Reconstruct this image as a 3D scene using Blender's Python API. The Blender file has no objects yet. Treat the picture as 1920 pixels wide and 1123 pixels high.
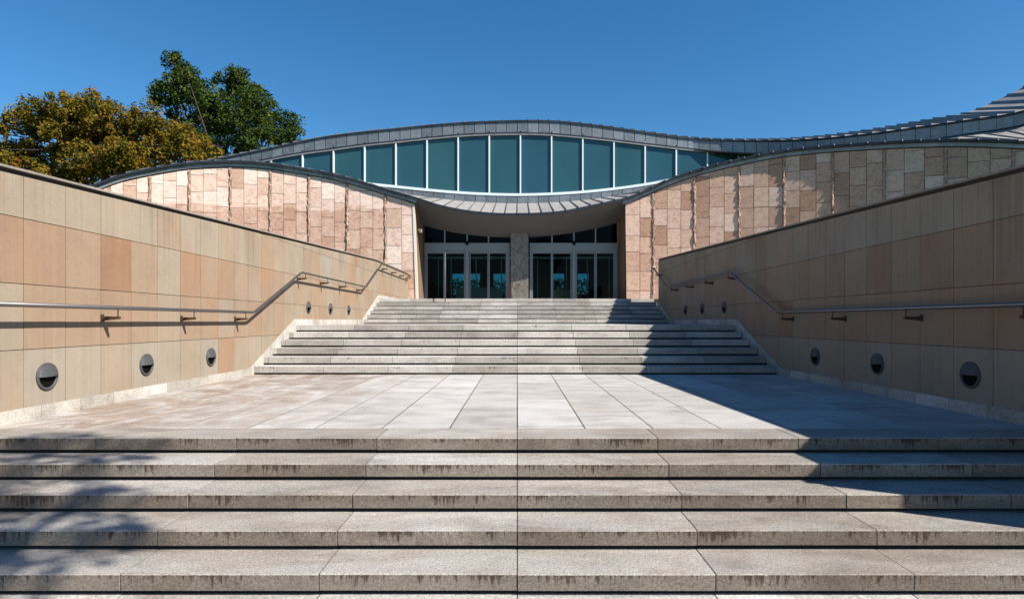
import bpy, math, random
from mathutils import Vector, Matrix
random.seed(7)
R = math.radians
sc = bpy.context.scene
F = 1120.0; VX = 970.0; VY = 602.0; EYE = 1.05      # pixels of the 1920 wide photograph, metres
# ---------------------------------------------------------------- camera
cam_d = bpy.data.cameras.new('camera'); cam = bpy.data.objects.new('camera', cam_d)
sc.collection.objects.link(cam); sc.camera = cam
cam.location = (0, 0, EYE); cam.rotation_euler = (R(90), 0, 0)
cam_d.sensor_width = 36; cam_d.lens = 36*F/1920
cam_d.shift_x = -10/1920; cam_d.shift_y = 40.5/1920
cam_d.clip_start = .05; cam_d.clip_end = 3000
# ---------------------------------------------------------------- sky, sun, exposure
SUN = Vector((.97, -.52, 1.0)).normalized()
w = bpy.data.worlds.new('World'); sc.world = w; w.use_nodes = True
nt = w.node_tree; nt.nodes.clear()
sky = nt.nodes.new('ShaderNodeTexSky'); sky.sky_type = 'NISHITA'; sky.sun_disc = False
sky.sun_elevation = math.asin(SUN.z); sky.sun_rotation = math.atan2(SUN.x, SUN.y)
sky.air_density = 1.0; sky.dust_density = 0.1; sky.ozone_density = 4.0; sky.altitude = 300
bg = nt.nodes.new('ShaderNodeBackground'); bg.inputs[1].default_value = 0.067
out = nt.nodes.new('ShaderNodeOutputWorld')
hs = nt.nodes.new('ShaderNodeHueSaturation'); hs.inputs['Saturation'].default_value = 1.27; hs.inputs['Hue'].default_value = .4965
nt.links.new(sky.outputs[0], hs.inputs['Color']); nt.links.new(hs.outputs[0], bg.inputs[0]); nt.links.new(bg.outputs[0], out.inputs[0])
sd = bpy.data.lights.new('sun', 'SUN'); sd.energy = 4.8; sd.angle = R(.53); sd.color = (1, .94, .85)
so = bpy.data.objects.new('sun', sd); sc.collection.objects.link(so)
so.rotation_euler = SUN.to_track_quat('Z', 'Y').to_euler()
sc.view_settings.view_transform = 'Standard'; sc.view_settings.look = 'None'
sc.view_settings.exposure = 1.1; sc.view_settings.gamma = 1
sc.cycles.max_bounces = 8; sc.cycles.caustics_reflective = False; sc.cycles.caustics_refractive = False

# ---------------------------------------------------------------- helpers
def PX(px, Y): return (px-VX)/F*Y
def PZ(py, Y): return EYE+(VY-py)/F*Y
class MB:
    """collects polygons into one mesh"""
    def __init__(s): s.v=[]; s.f=[]; s.t=[]; s.uv=[]; s.sm=[]
    def poly(s, pts, tint=.5, uvs=None, smooth=False):
        n=len(s.v); s.v += [tuple(p) for p in pts]; s.f.append(tuple(range(n, n+len(pts))))
        s.t.append(tint); s.uv += (uvs or [(p[0]+p[1], p[2]) for p in pts]); s.sm.append(smooth)
    def box(s, x0,x1,y0,y1,z0,z1, tint=.5):
        c=[(x0,y0,z0),(x1,y0,z0),(x1,y1,z0),(x0,y1,z0),(x0,y0,z1),(x1,y0,z1),(x1,y1,z1),(x0,y1,z1)]
        for q in ((0,3,2,1),(4,5,6,7),(0,1,5,4),(1,2,6,5),(2,3,7,6),(3,0,4,7)): s.poly([c[i] for i in q], tint)
    def hexa(s, a, b, tint=.5):
        """a, b: two quads of four points, a the front one"""
        s.poly(a, tint); s.poly(b[::-1], tint)
        for i in range(4):
            j=(i+1)%4; s.poly([a[j],a[i],b[i],b[j]], tint)
    def prism(s, prof, axis_pts, tint=.5): pass
    def tube(s, pts, rad, n=10, tint=.5, caps=True, smooth=True):
        pts=[Vector(p) for p in pts]; rr = rad if isinstance(rad,(list,tuple)) else [rad]*len(pts)
        rings=[]; up=Vector((0,0,1))
        prev=None
        for i,p in enumerate(pts):
            if i==0: d=pts[1]-p
            elif i==len(pts)-1: d=p-pts[i-1]
            else: d=(pts[i+1]-p).normalized()+(p-pts[i-1]).normalized()
            d.normalize()
            if prev is None:
                a=up if abs(d.z)<.9 else Vector((1,0,0)); u=d.cross(a).normalized()
            else: u=(prev-d*prev.dot(d)).normalized()
            prev=u; v_=d.cross(u)
            rings.append([p+(u*math.cos(2*math.pi*k/n)+v_*math.sin(2*math.pi*k/n))*rr[i] for k in range(n)])
        for a,b in zip(rings, rings[1:]):
            for k in range(n): s.poly([a[k],a[(k+1)%n],b[(k+1)%n],b[k]], tint, smooth=smooth)
        if caps: s.poly(rings[0][::-1], tint); s.poly(rings[-1], tint)
    def build(s, name, mat, parent=None, weld=False):
        me=bpy.data.meshes.new(name); me.from_pydata(s.v, [], s.f)
        at=me.attributes.new('tint','FLOAT','FACE'); at.data.foreach_set('value', s.t)
        ul=me.uv_layers.new(name='UVMap'); ul.data.foreach_set('uv', [c for p in s.uv for c in p])
        me.polygons.foreach_set('use_smooth', s.sm)
        me.materials.append(mat); me.update()
        if weld or any(s.sm):
            import bmesh
            bm=bmesh.new(); bm.from_mesh(me); bmesh.ops.remove_doubles(bm, verts=bm.verts, dist=1e-5)
            bm.to_mesh(me); bm.free()
        o=bpy.data.objects.new(name, me); sc.collection.objects.link(o)
        if parent: o.parent=parent
        return o
def tag(o, label=None, cat=None, group=None, kind=None):
    if label: o['label']=label
    if cat: o['category']=cat
    if group: o['group']=group
    if kind: o['kind']=kind
    return o
def empty(name, label, cat, loc=(0,0,0), group=None):
    o=bpy.data.objects.new(name, None); sc.collection.objects.link(o); o.location=loc
    return tag(o,label,cat,group)
def keep_world(o):                       # parts are modelled in world space under an Empty that stands at the base
    o.matrix_parent_inverse = Matrix.Translation(o.parent.location).inverted(); return o
def curve(pts):
    """smooth interpolation through (x, y) points (monotone tangents)"""
    xs=[p[0] for p in pts]; ys=[p[1] for p in pts]; n=len(xs)
    d=[(ys[i+1]-ys[i])/(xs[i+1]-xs[i]) for i in range(n-1)]
    m=[d[0]]+[(d[i-1]+d[i])/2 for i in range(1,n-1)]+[d[-1]]
    def f(x):
        if x<=xs[0]: return ys[0]+m[0]*(x-xs[0])
        if x>=xs[-1]: return ys[-1]+m[-1]*(x-xs[-1])
        i=0
        while x>xs[i+1]: i+=1
        h=xs[i+1]-xs[i]; t=(x-xs[i])/h
        return (ys[i]*(2*t**3-3*t*t+1)+h*m[i]*(t**3-2*t*t+t)+ys[i+1]*(-2*t**3+3*t*t)+h*m[i+1]*(t**3-t*t))
    return f
def lin(pts):
    def f(x):
        if x<=pts[0][0]: return pts[0][1]
        for a,b in zip(pts,pts[1:]):
            if x<=b[0]: return a[1]+(b[1]-a[1])*(x-a[0])/(b[0]-a[0])
        return pts[-1][1]
    return f

# ---------------------------------------------------------------- materials
def new_mat(name, rough=.8, metal=0, base=(.5,.5,.5), spec=.3):
    m=bpy.data.materials.new(name); m.use_nodes=True; n=m.node_tree
    b=n.nodes['Principled BSDF']; b.inputs['Roughness'].default_value=rough; b.inputs['Metallic'].default_value=metal
    b.inputs['Base Color'].default_value=(*base,1); b.inputs['Specular IOR Level'].default_value=spec
    return m,n,b
class G:
    """tiny node-graph helper"""
    def __init__(s,n): s.n=n; s.tc=n.nodes.new('ShaderNodeTexCoord')
    def L(s,a,b): s.n.links.new(a,b)
    def tint(s):
        a=s.n.nodes.new('ShaderNodeAttribute'); a.attribute_name='tint'; return a.outputs['Fac']
    def map(s, scale=(1,1,1), src='Object'):
        m=s.n.nodes.new('ShaderNodeMapping'); m.inputs['Scale'].default_value=scale; s.L(s.tc.outputs[src], m.inputs[0]); return m.outputs[0]
    def noise(s, vec, scale, detail=4, rough=.6, dist=0):
        t=s.n.nodes.new('ShaderNodeTexNoise'); s.L(vec,t.inputs['Vector']); t.inputs['Scale'].default_value=scale
        t.inputs['Detail'].default_value=detail; t.inputs['Roughness'].default_value=rough; t.inputs['Distortion'].default_value=dist
        return t.outputs['Fac']
    def ramp(s, fac, stops, interp='LINEAR'):
        r=s.n.nodes.new('ShaderNodeValToRGB'); r.color_ramp.interpolation=interp; e=r.color_ramp.elements
        while len(e)<len(stops): e.new(.5)
        for i,(p,c) in enumerate(stops):
            e[i].position=p; e[i].color=(*c,1) if isinstance(c,(tuple,list)) else (c,c,c,1)
        s.L(fac, r.inputs[0]); return r.outputs[0]
    def mix(s, fac, a, b, mode='MIX'):
        m=s.n.nodes.new('ShaderNodeMix'); m.data_type='RGBA'; m.blend_type=mode
        if isinstance(fac,(int,float)): m.inputs[0].default_value=fac
        else: s.L(fac,m.inputs[0])
        for i,x in ((6,a),(7,b)):
            if isinstance(x,tuple): m.inputs[i].default_value=(*x,1)
            else: s.L(x,m.inputs[i])
        return m.outputs[2]
    def math(s, op, a, b=0, clamp=False):
        m=s.n.nodes.new('ShaderNodeMath'); m.operation=op; m.use_clamp=clamp
        for i,x in ((0,a),(1,b)):
            if isinstance(x,(int,float)): m.inputs[i].default_value=x
            else: s.L(x,m.inputs[i])
        return m.outputs[0]
    def sep(s, vec):
        m=s.n.nodes.new('ShaderNodeSeparateXYZ'); s.L(vec,m.inputs[0]); return m.outputs
    def bump(s, h, b, strength=.3, dist=.01):
        m=s.n.nodes.new('ShaderNodeBump'); m.inputs['Strength'].default_value=strength; m.inputs['Distance'].default_value=dist
        s.L(h,m.inputs['Height']); s.L(m.outputs[0], b.inputs['Normal'])

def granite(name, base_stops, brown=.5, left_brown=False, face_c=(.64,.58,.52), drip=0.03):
    m,n,b=new_mat(name,.85); g=G(n); o=g.map()
    col=g.ramp(g.tint(), base_stops)
    sp=g.noise(o,95,3,.85)
    col=g.mix(.8, col, g.ramp(sp,[(.30,.22),(.44,.78),(.54,1.0),(.70,1.5)]),'MULTIPLY')
    sp2=g.noise(o,52,4,.9); col=g.mix(.75, col, g.ramp(sp2,[(.33,.42),(.5,1.0),(.70,1.45)]),'MULTIPLY')
    pat=g.noise(g.map((.9,1.6,1.6)),1.7,6,.65,.4); col=g.mix(.8,col,g.ramp(pat,[(.28,.62),(.5,1.0),(.75,1.2)]),'MULTIPLY')
    # brown dirt in patches
    bp=g.noise(g.map((.55,1.5,1.5)),1.3,5,.7,.8)
    bm=g.ramp(bp,[(.46,0.0),(.66,brown)])
    if left_brown:
        x=g.sep(g.tc.outputs['Object'])[0]
        lf=g.math('MULTIPLY_ADD',x,-.16); 
        lf=g.math('ADD', g.math('MULTIPLY',x,-.15), -.12, True)
        bs=g.noise(g.map((.9,.45,1)),2.2,6,.7,1.0)
        bm=g.mix(1.0,bm,g.math('MULTIPLY',g.ramp(bs,[(.38,0.0),(.6,1.0)]),g.math('MULTIPLY',lf,2.0,True)),'ADD')
    col=g.mix(bm,col,g.mix(1.0,col,(.63,.50,.41),'MULTIPLY'))
    # drip stains running down from the nosing (UV v = 1 at the top edge of a riser face, below 0 elsewhere)
    uv=g.sep(g.tc.outputs['UV'])
    cv=n.nodes.new('ShaderNodeCombineXYZ'); g.L(uv[0],cv.inputs[0]); g.L(g.math('MULTIPLY',uv[1],.010),cv.inputs[1])
    dr=g.noise(cv.outputs[0],34,4,.8)
    big=g.noise(cv.outputs[0],1.6,3,.6)
    # threshold grows downwards so that the drips hang from the edge
    thr=g.math('ADD', g.math('MULTIPLY',g.math('SUBTRACT',1.0,uv[1]),-.22), g.math('ADD',g.math('MULTIPLY',g.math('SUBTRACT',big,.5),.9),drip))
    dm=g.ramp(g.math('ADD',dr,thr),[(.50,0.0),(.60,.95)])
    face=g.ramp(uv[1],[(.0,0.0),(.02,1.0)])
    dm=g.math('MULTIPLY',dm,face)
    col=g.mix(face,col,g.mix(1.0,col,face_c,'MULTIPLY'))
    col=g.mix(dm,col,g.mix(1.0,col,(.30,.24,.20),'MULTIPLY'))
    g.L(col,b.inputs['Base Color'])
    g.bump(g.math('ADD',sp,sp2),b,.35,.006)
    return m
M={}
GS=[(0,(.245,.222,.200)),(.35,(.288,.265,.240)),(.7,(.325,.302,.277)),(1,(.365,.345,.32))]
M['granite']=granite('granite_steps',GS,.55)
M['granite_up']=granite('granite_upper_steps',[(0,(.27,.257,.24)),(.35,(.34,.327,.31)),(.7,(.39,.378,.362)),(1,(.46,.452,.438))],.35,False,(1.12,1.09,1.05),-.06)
GP=[(0,(.345,.325,.305)),(.35,(.385,.367,.348)),(.7,(.42,.405,.39)),(1,(.46,.452,.44))]
M['paving']=granite('granite_paving',GP,.25,True)
M['plinth']=granite('pale_granite_plinth',[(0,(0.330,0.304,0.271)),(.5,(0.409,0.383,0.343)),(1,(0.462,0.442,0.409))],.3)
m,n,b=new_mat('dark_joint',.95,0,(.035,.03,.026)); M['joint']=m

def sandstone(name):
    m,n,b=new_mat(name,.85); g=G(n)
    col=g.ramp(g.tint(),[(0,(.215,.13,.08)),(.2,(.242,.160,.106)),(.45,(.245,.178,.122)),(.65,(.25,.200,.146)),(.82,(.254,.212,.162)),(1,(.238,.208,.168))])
    st=g.noise(g.map((7,7,.10)),3.2,6,.7); col=g.mix(.5,col,g.ramp(st,[(.3,.8),(.5,1.0),(.75,1.2)]),'MULTIPLY')
    cl=g.noise(g.map(),1.4,6,.65,.5); col=g.mix(.5,col,g.ramp(cl,[(.3,.78),(.5,1.0),(.75,1.16)]),'MULTIPLY')
    fn=g.noise(g.map(),60,3,.7); col=g.mix(.35,col,g.ramp(fn,[(.3,.82),(.7,1.15)]),'MULTIPLY')
    # warmer, redder tone in scattered patches
    pk=g.noise(g.map((1,1,.7)),.8,3,.5,.6); col=g.mix(g.ramp(pk,[(.5,0.0),(.68,.45)]),col,g.mix(1.0,col,(1.12,.86,.68),'MULTIPLY'))
    # water streaks hanging below the coping, which climbs .043 m per metre
    xyz=g.sep(g.tc.outputs['Object']); top=g.math('ADD',g.math('MULTIPLY',xyz[1],.043),2.31); dep=g.math('SUBTRACT',top,xyz[2])
    sn=g.noise(g.map((9,9,.05)),1.6,6,.75); sb=g.noise(g.map((1,1,.05)),1.1,3,.5)
    sk=g.ramp(g.math('ADD',g.math('ADD',sn,g.math('MULTIPLY',g.math('SUBTRACT',sb,.5),.8)),g.math('MULTIPLY',dep,-.16)),[(.48,0.0),(.66,.55)])
    col=g.mix(sk,col,g.mix(1.0,col,(.62,.56,.50),'MULTIPLY'))
    vn=g.noise(g.map((1,1,2.2)),5,7,.75,2.2); col=g.mix(.35,col,g.ramp(vn,[(.36,.72),(.47,1.0),(.6,1.0),(.75,1.18)]),'MULTIPLY')
    g.L(col,b.inputs['Base Color']); g.bump(fn,b,.15,.004)
    return m
M['sandstone']=sandstone('sandstone_cladding')
def pinkstone(name):
    m,n,b=new_mat(name,.7); g=G(n)
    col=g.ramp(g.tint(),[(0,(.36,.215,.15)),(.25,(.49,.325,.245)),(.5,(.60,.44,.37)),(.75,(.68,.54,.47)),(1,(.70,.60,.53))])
    ve=g.noise(g.map((1.2,1.2,1.8)),3.4,8,.75,1.2); col=g.mix(.75,col,g.ramp(ve,[(.34,(.56,.43,.38)),(.44,(.86,.78,.73)),(.52,(1.0,1.0,1.0)),(.70,(1.2,1.19,1.15))]),'MULTIPLY')
    fn=g.noise(g.map(),22,4,.75); col=g.mix(.5,col,g.ramp(fn,[(.3,.72),(.5,1.0),(.75,1.2)]),'MULTIPLY')
    # weather stain below the line where water runs off, one scallop per bay, on the left front only
    xyz=g.sep(g.tc.outputs['Object']); w1=g.math('ABSOLUTE',g.math('SINE',g.math('MULTIPLY',g.math('ADD',xyz[0],18.68),math.pi/3.74*2/1.0*.5)))
    bn=g.noise(g.map((.8,.8,1.5)),1.5,4,.7)
    lim=g.math('ADD',g.math('MULTIPLY',w1,-.22),g.math('ADD',5.85+12.35,g.math('MULTIPLY',bn,.7)))
    zz=g.math('ADD',xyz[2],12.0)
    st=g.ramp(g.math('MULTIPLY',g.math('SUBTRACT',lim,zz),1.6,True),[(0,0.0),(.12,1.0)])
    st=g.math('MULTIPLY',st,g.ramp(g.math('MULTIPLY',xyz[0],-.1),[(.620,0.0),(.632,1.0)]))
    pn=g.noise(g.map((1.5,1.5,1.0)),1.4,5,.7)
    col=g.mix(g.math('MULTIPLY',st,g.ramp(pn,[(.3,.35),(.6,.95)])),col,g.mix(1.0,col,(.72,.60,.53),'MULTIPLY'))
    g.L(col,b.inputs['Base Color']); g.bump(ve,b,.3,.02)
    return m
M['pink']=pinkstone('pink_stone_cladding')
def roughstone(name):
    m,n,b=new_mat(name,.95); g=G(n)
    v=g.noise(g.map((1,1,.7)),9,5,.75,.6)
    col=g.ramp(v,[(.3,(.20,.12,.085)),(.5,(.38,.25,.19)),(.7,(.56,.42,.34))])
    g.L(col,b.inputs['Base Color']); g.bump(v,b,1.0,.08)
    return m
M['rib']=roughstone('rough_hewn_stone')
m,n,b=new_mat('pale_trim',.6,0,(0.594,0.540,0.468)); M['trim']=m
def zinc(name, lo, hi, rough=.42, metal=.55):
    m,n,b=new_mat(name,rough,metal); g=G(n)
    c=g.ramp(g.tint(),[(0,lo),(1,hi)])
    a=g.noise(g.map((2,1,2)),2.2,5,.65); c=g.mix(.8,c,g.ramp(a,[(.3,.72),(.5,1.0),(.72,1.25)]),'MULTIPLY')
    f=g.noise(g.map((8,8,1.0)),5,3,.6); c=g.mix(.4,c,g.ramp(f,[(.3,.8),(.7,1.15)]),'MULTIPLY')
    g.L(c,b.inputs['Base Color']); g.bump(a,b,.1,.03)
    return m
M['zinc']=zinc('weathered_zinc',(.16,.175,.185),(.23,.25,.26))
M['roof_zinc']=zinc('roof_zinc_sheet',(0.248,0.229,0.217),(0.341,0.322,0.304),.5,.15)
M['zinc_dark']=zinc('dark_zinc_edge',(.012,.017,.026),(.02,.026,.036),.5,.0)
M['zinc_edge']=zinc('pale_zinc_gutter',(0.210,0.210,0.217),(0.294,0.294,0.301),.4,.3)
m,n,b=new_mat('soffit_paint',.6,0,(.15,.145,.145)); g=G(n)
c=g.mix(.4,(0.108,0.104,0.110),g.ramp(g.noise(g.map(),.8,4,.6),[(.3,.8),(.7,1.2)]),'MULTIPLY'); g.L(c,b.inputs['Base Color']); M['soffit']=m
m,n,b=new_mat('white_mullion',.35,0,(.60,.67,.69)); M['white']=m
m,n,b=new_mat('brushed_aluminium',.5,.2,(.13,.145,.14)); M['alu']=m
#
m,n,b=new_mat('door_frame_metal',.42,.35,(0.189,0.203,0.207)); M['frame']=m
m,n,b=new_mat('teal_glass',.07,0,(.028,.125,.15),.5); g=G(n)
c=g.mix(.6,g.ramp(g.tint(),[(0,(.020,.066,.090)),(1,(.023,.074,.084))]),g.ramp(g.noise(g.map((1,1,.5)),.6,2,.5),[(.3,.85),(.7,1.15)]),'MULTIPLY'); g.L(c,b.inputs['Base Color']); M['teal']=m
m=bpy.data.materials.new('door_glass'); m.use_nodes=True; n=m.node_tree; n.nodes.clear()
o_=n.nodes.new('ShaderNodeOutputMaterial'); tr=n.nodes.new('ShaderNodeBsdfTransparent'); tr.inputs[0].default_value=(.42,.66,.66,1)
gl=n.nodes.new('ShaderNodeBsdfGlossy'); gl.inputs['Roughness'].default_value=.03; mx=n.nodes.new('ShaderNodeMixShader')
fr=n.nodes.new('ShaderNodeFresnel'); fr.inputs[0].default_value=1.17
n.links.new(fr.outputs[0],mx.inputs[0]); n.links.new(tr.outputs[0],mx.inputs[1]); n.links.new(gl.outputs[0],mx.inputs[2]); n.links.new(mx.outputs[0],o_.inputs[0]); M['glass']=m
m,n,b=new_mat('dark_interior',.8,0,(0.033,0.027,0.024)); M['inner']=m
m,n,b=new_mat('interior_floor',.35,0,(0.060,0.050,0.043)); M['ifloor']=m
m,n,b=new_mat('handrail_steel',.36,.85,(.20,.18,.17)); M['steel']=m
m,n,b=new_mat('bracket_steel',.6,.2,(.07,.04,.025)); M['bracket']=m
m,n,b=new_mat('light_housing_grey',.55,.0,(.055,.057,.06),.25); M['lamp']=m
m,n,b=new_mat('black_lens',.7,0,(.004,.004,.004),.05); M['lens']=m
m,n,b=new_mat('maroon_paint',.6,0,(.05,.008,.008)); M['maroon']=m
m,n,b=new_mat('marble_pillar',.3); g=G(n)
v=g.noise(g.map((1,1,.6)),3.5,6,.7,2.0); c=g.ramp(v,[(.35,(0.072,0.060,0.048)),(.5,(0.144,0.126,0.108)),(.62,(0.204,0.186,0.162))]); g.L(c,b.inputs['Base Color']); M['marble']=m
m,n,b=new_mat('bark',.9); g=G(n); c=g.ramp(g.noise(g.map((6,6,1)),3,4,.7),[(.3,(.02,.016,.013)),(.7,(.06,.05,.04))]); g.L(c,b.inputs['Base Color']); M['bark']=m
m,n,b=new_mat('grass_lawn',.95); g=G(n); c=g.ramp(g.noise(g.map(),1.2,6,.7),[(.3,(.035,.06,.018)),(.7,(.09,.12,.035))]); g.L(c,b.inputs['Base Color']); M['lawn']=m
m,n,b=new_mat('plaster',.8,0,(.5,.46,.4)); M['plaster']=m
m,n,b=new_mat('tan_wood',.7,0,(.42,.28,.13)); M['tan']=m
def leaf(name, stops, trans=.35):
    m=bpy.data.materials.new(name); m.use_nodes=True; n=m.node_tree; n.nodes.clear(); g=G(n)
    o=n.nodes.new('ShaderNodeOutputMaterial'); d=n.nodes.new('ShaderNodeBsdfDiffuse'); t=n.nodes.new('ShaderNodeBsdfTranslucent'); x=n.nodes.new('ShaderNodeMixShader')
    c=g.ramp(g.tint(),stops); g.L(c,d.inputs[0]); g.L(c,t.inputs[0]); x.inputs[0].default_value=trans
    g.L(d.outputs[0],x.inputs[1]); g.L(t.outputs[0],x.inputs[2]); g.L(x.outputs[0],o.inputs[0]); return m
M['leaf_y']=leaf('autumn_leaves',[(0,(.05,.06,.012)),(.4,(.13,.112,.016)),(.7,(.215,.14,.022)),(.88,(.25,.125,.024)),(1,(.23,.08,.03))])
M['leaf_g']=leaf('green_leaves',[(0,(.018,.036,.012)),(.5,(.045,.075,.018)),(.85,(.095,.12,.024)),(1,(.15,.16,.035))],.25)

# ---------------------------------------------------------------- ground and terraces
XL, XR = -5.20, 5.13
YP, ZP = 5.377, 0.0                       # platform front edge
T1, R1 = .3925, .14
Y2, T2, R2 = 11.74, .447, .16             # foot of the middle flight
Z2 = 6*R2                                 # .96
Y2T = Y2+5*T2
Y3, T3, R3 = 20.12, .455, .155
Z3 = Z2+6*R3                              # 1.89
Y3T = Y3+5*T3
YF = 28.5                                 # facade plane at the doorway
YD = 30.5                                 # door plane
g_=MB(); g_.poly([(-900,-900,-.75),(900,-900,-.75),(900,1500,-.75),(-900,1500,-.75)])
tag(g_.build('ground',M['lawn']),kind='structure')
def tiles(mb, x0,x1,y0,y1,z, w, l, xoff=0, gap=.006, th=.03, jit=.5, lo=0, hi=1):
    i=math.floor((x0-xoff)/w)
    while xoff+i*w < x1:
        a=max(x0,xoff+i*w); c=min(x1,xoff+(i+1)*w); y=y0-random.random()*l*jit
        while y<y1:
            b0=max(y0,y); b1=min(y1,y+l)
            if c-a>.03 and b1-b0>.03:
                t=lo+(hi-lo)*random.random(); g2=gap/2; d=random.uniform(-.0008,.0008)
                X0,X1,Y0,Y1=a+g2,c-g2,b0+g2,b1-g2; zt=z+d
                mb.poly([(X0,Y0,zt),(X1,Y0,zt),(X1,Y1,zt),(X0,Y1,zt)],t,[(0,-1)]*4)
                for (p,q) in (((X0,Y0),(X1,Y0)),((X1,Y0),(X1,Y1)),((X1,Y1),(X0,Y1)),((X0,Y1),(X0,Y0))):
                    mb.poly([(*p,zt-th),(*q,zt-th),(*q,zt),(*p,zt)],t,[(0,-1)]*4)
            y+=l
        i+=1
def slab(name, x0,x1,y0,y1,z0,z1,mat,kind='structure'):
    m=MB(); m.box(x0,x1,y0,y1,z0,z1); o=m.build(name,mat)
    if kind: tag(o,kind=kind)
    return o
# each paved level is a dark bed with the slabs laid on it, as one mesh
def paved(name, x0,x1,y0,y1,z,w,l,xoff=0,bottom=None,lo=0,hi=1,jit=1,gap=.006):
    m=MB(); tiles(m,x0,x1,y0,y1,z,w,l,xoff,gap,.03,jit,lo,hi)
    o=m.build(name,M['paving']); o.data.materials.append(M['joint'])
    mb=MB(); mb.box(x0,x1,y0,y1,bottom if bottom is not None else z-.3,z-.002)
    bed=mb.build(name+'_bed',M['joint']); 
    # join the bed into the same object
    import bmesh
    bm=bmesh.new(); bm.from_mesh(o.data); nf=len(bm.faces); bm.from_mesh(bed.data); bm.faces.ensure_lookup_table()
    for f in bm.faces[nf:]: f.material_index=1
    bm.to_mesh(o.data); bm.free(); bpy.data.objects.remove(bed)
    tag(o,kind='structure'); return o
paved('plaza_pavement',-14,14,-12,YP-4*T1+.05,-5*R1,1.265,.6,0,-.749,gap=.008)
paved('platform_paving',XL,XR,YP+.47,Y2+.05,0,.664,2.1,0,-.749,gap=.013)
paved('middle_landing_paving',XL,XR,Y2T+.45,Y3+.05,Z2,.664,1.6,0,-.7,gap=.012)
paved('entrance_landing_paving',XL,14,Y3T+.45,YD-.05,Z3,.8,.8,0,-.7)
slab('lawn',-120,XL-.40,3.6,140,-.745,1.55,M['lawn'])
slab('lawn',XR+.40,120,3.6,22.3,-.745,1.55,M['lawn'])

# ---------------------------------------------------------------- flights of steps
def stair_slab(mb, x0,x1,yn,yb,zt,th,tint,ch=.007):
    g=random.uniform(-.0015,.0015); zt+=g; yn+=random.uniform(-.003,.003)
    prof=[(yn,zt-th+.004),(yn,zt-ch),(yn+ch,zt),(yb,zt),(yb,zt-th),(yn+.004,zt-th)]
    vv=[0.01,.96,-1,-1,-1,-1]
    n=len(prof)
    for i in range(n):
        a,c=prof[i],prof[(i+1)%n]; face=(i==0)
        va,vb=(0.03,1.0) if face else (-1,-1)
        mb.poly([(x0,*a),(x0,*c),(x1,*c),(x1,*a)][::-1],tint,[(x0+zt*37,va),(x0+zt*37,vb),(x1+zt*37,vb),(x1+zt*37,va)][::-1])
    mb.poly([(x0,*p) for p in prof],tint,[(0,-1)]*n); mb.poly([(x1,*p) for p in prof][::-1],tint,[(0,-1)]*n)
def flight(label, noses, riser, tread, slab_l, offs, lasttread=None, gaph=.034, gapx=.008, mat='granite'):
    root=empty('stone_steps',label,'steps',(0,noses[0][0],noses[0][1]-riser))
    for k,(yn,zt) in enumerate(noses):
        mb=MB(); off=offs(k); yb=yn+tread+.06
        if lasttread and k==len(noses)-1: yb=yn+lasttread
        i=math.floor((XL-off)/slab_l); gaps=[]
        while off+i*slab_l<XR:
            a=max(XL,off+i*slab_l); c=min(XR,off+(i+1)*slab_l)
            if c-a>.04: stair_slab(mb,a+gapx/2,c-gapx/2,yn,yb,zt,riser-gaph,random.random()); gaps.append(c)
            i+=1
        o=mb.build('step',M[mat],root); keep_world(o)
        rb=MB(); rb.box(XL,XR,yn+.055,yb-.01,zt-riser-.05,zt-(riser-gaph)-.001)
        for c in gaps[:-1]: rb.box(c-.0045,c+.0045,yn+.0035,yb-.01,zt-riser+gaph+.004,zt-.0035)
        r=rb.build('riser',M['joint'],o); r.matrix_parent_inverse=Matrix.Identity(4)
    return root
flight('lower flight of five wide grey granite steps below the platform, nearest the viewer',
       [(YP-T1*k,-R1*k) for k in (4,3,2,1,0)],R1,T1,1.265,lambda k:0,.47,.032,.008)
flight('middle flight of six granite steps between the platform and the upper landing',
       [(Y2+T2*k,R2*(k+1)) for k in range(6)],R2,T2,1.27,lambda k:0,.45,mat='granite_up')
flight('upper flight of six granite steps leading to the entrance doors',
       [(Y3+T3*k,Z2+R3*(k+1)) for k in range(6)],R3,T3,1.34,lambda k:0,.45,.03,mat='granite_up')

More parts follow.
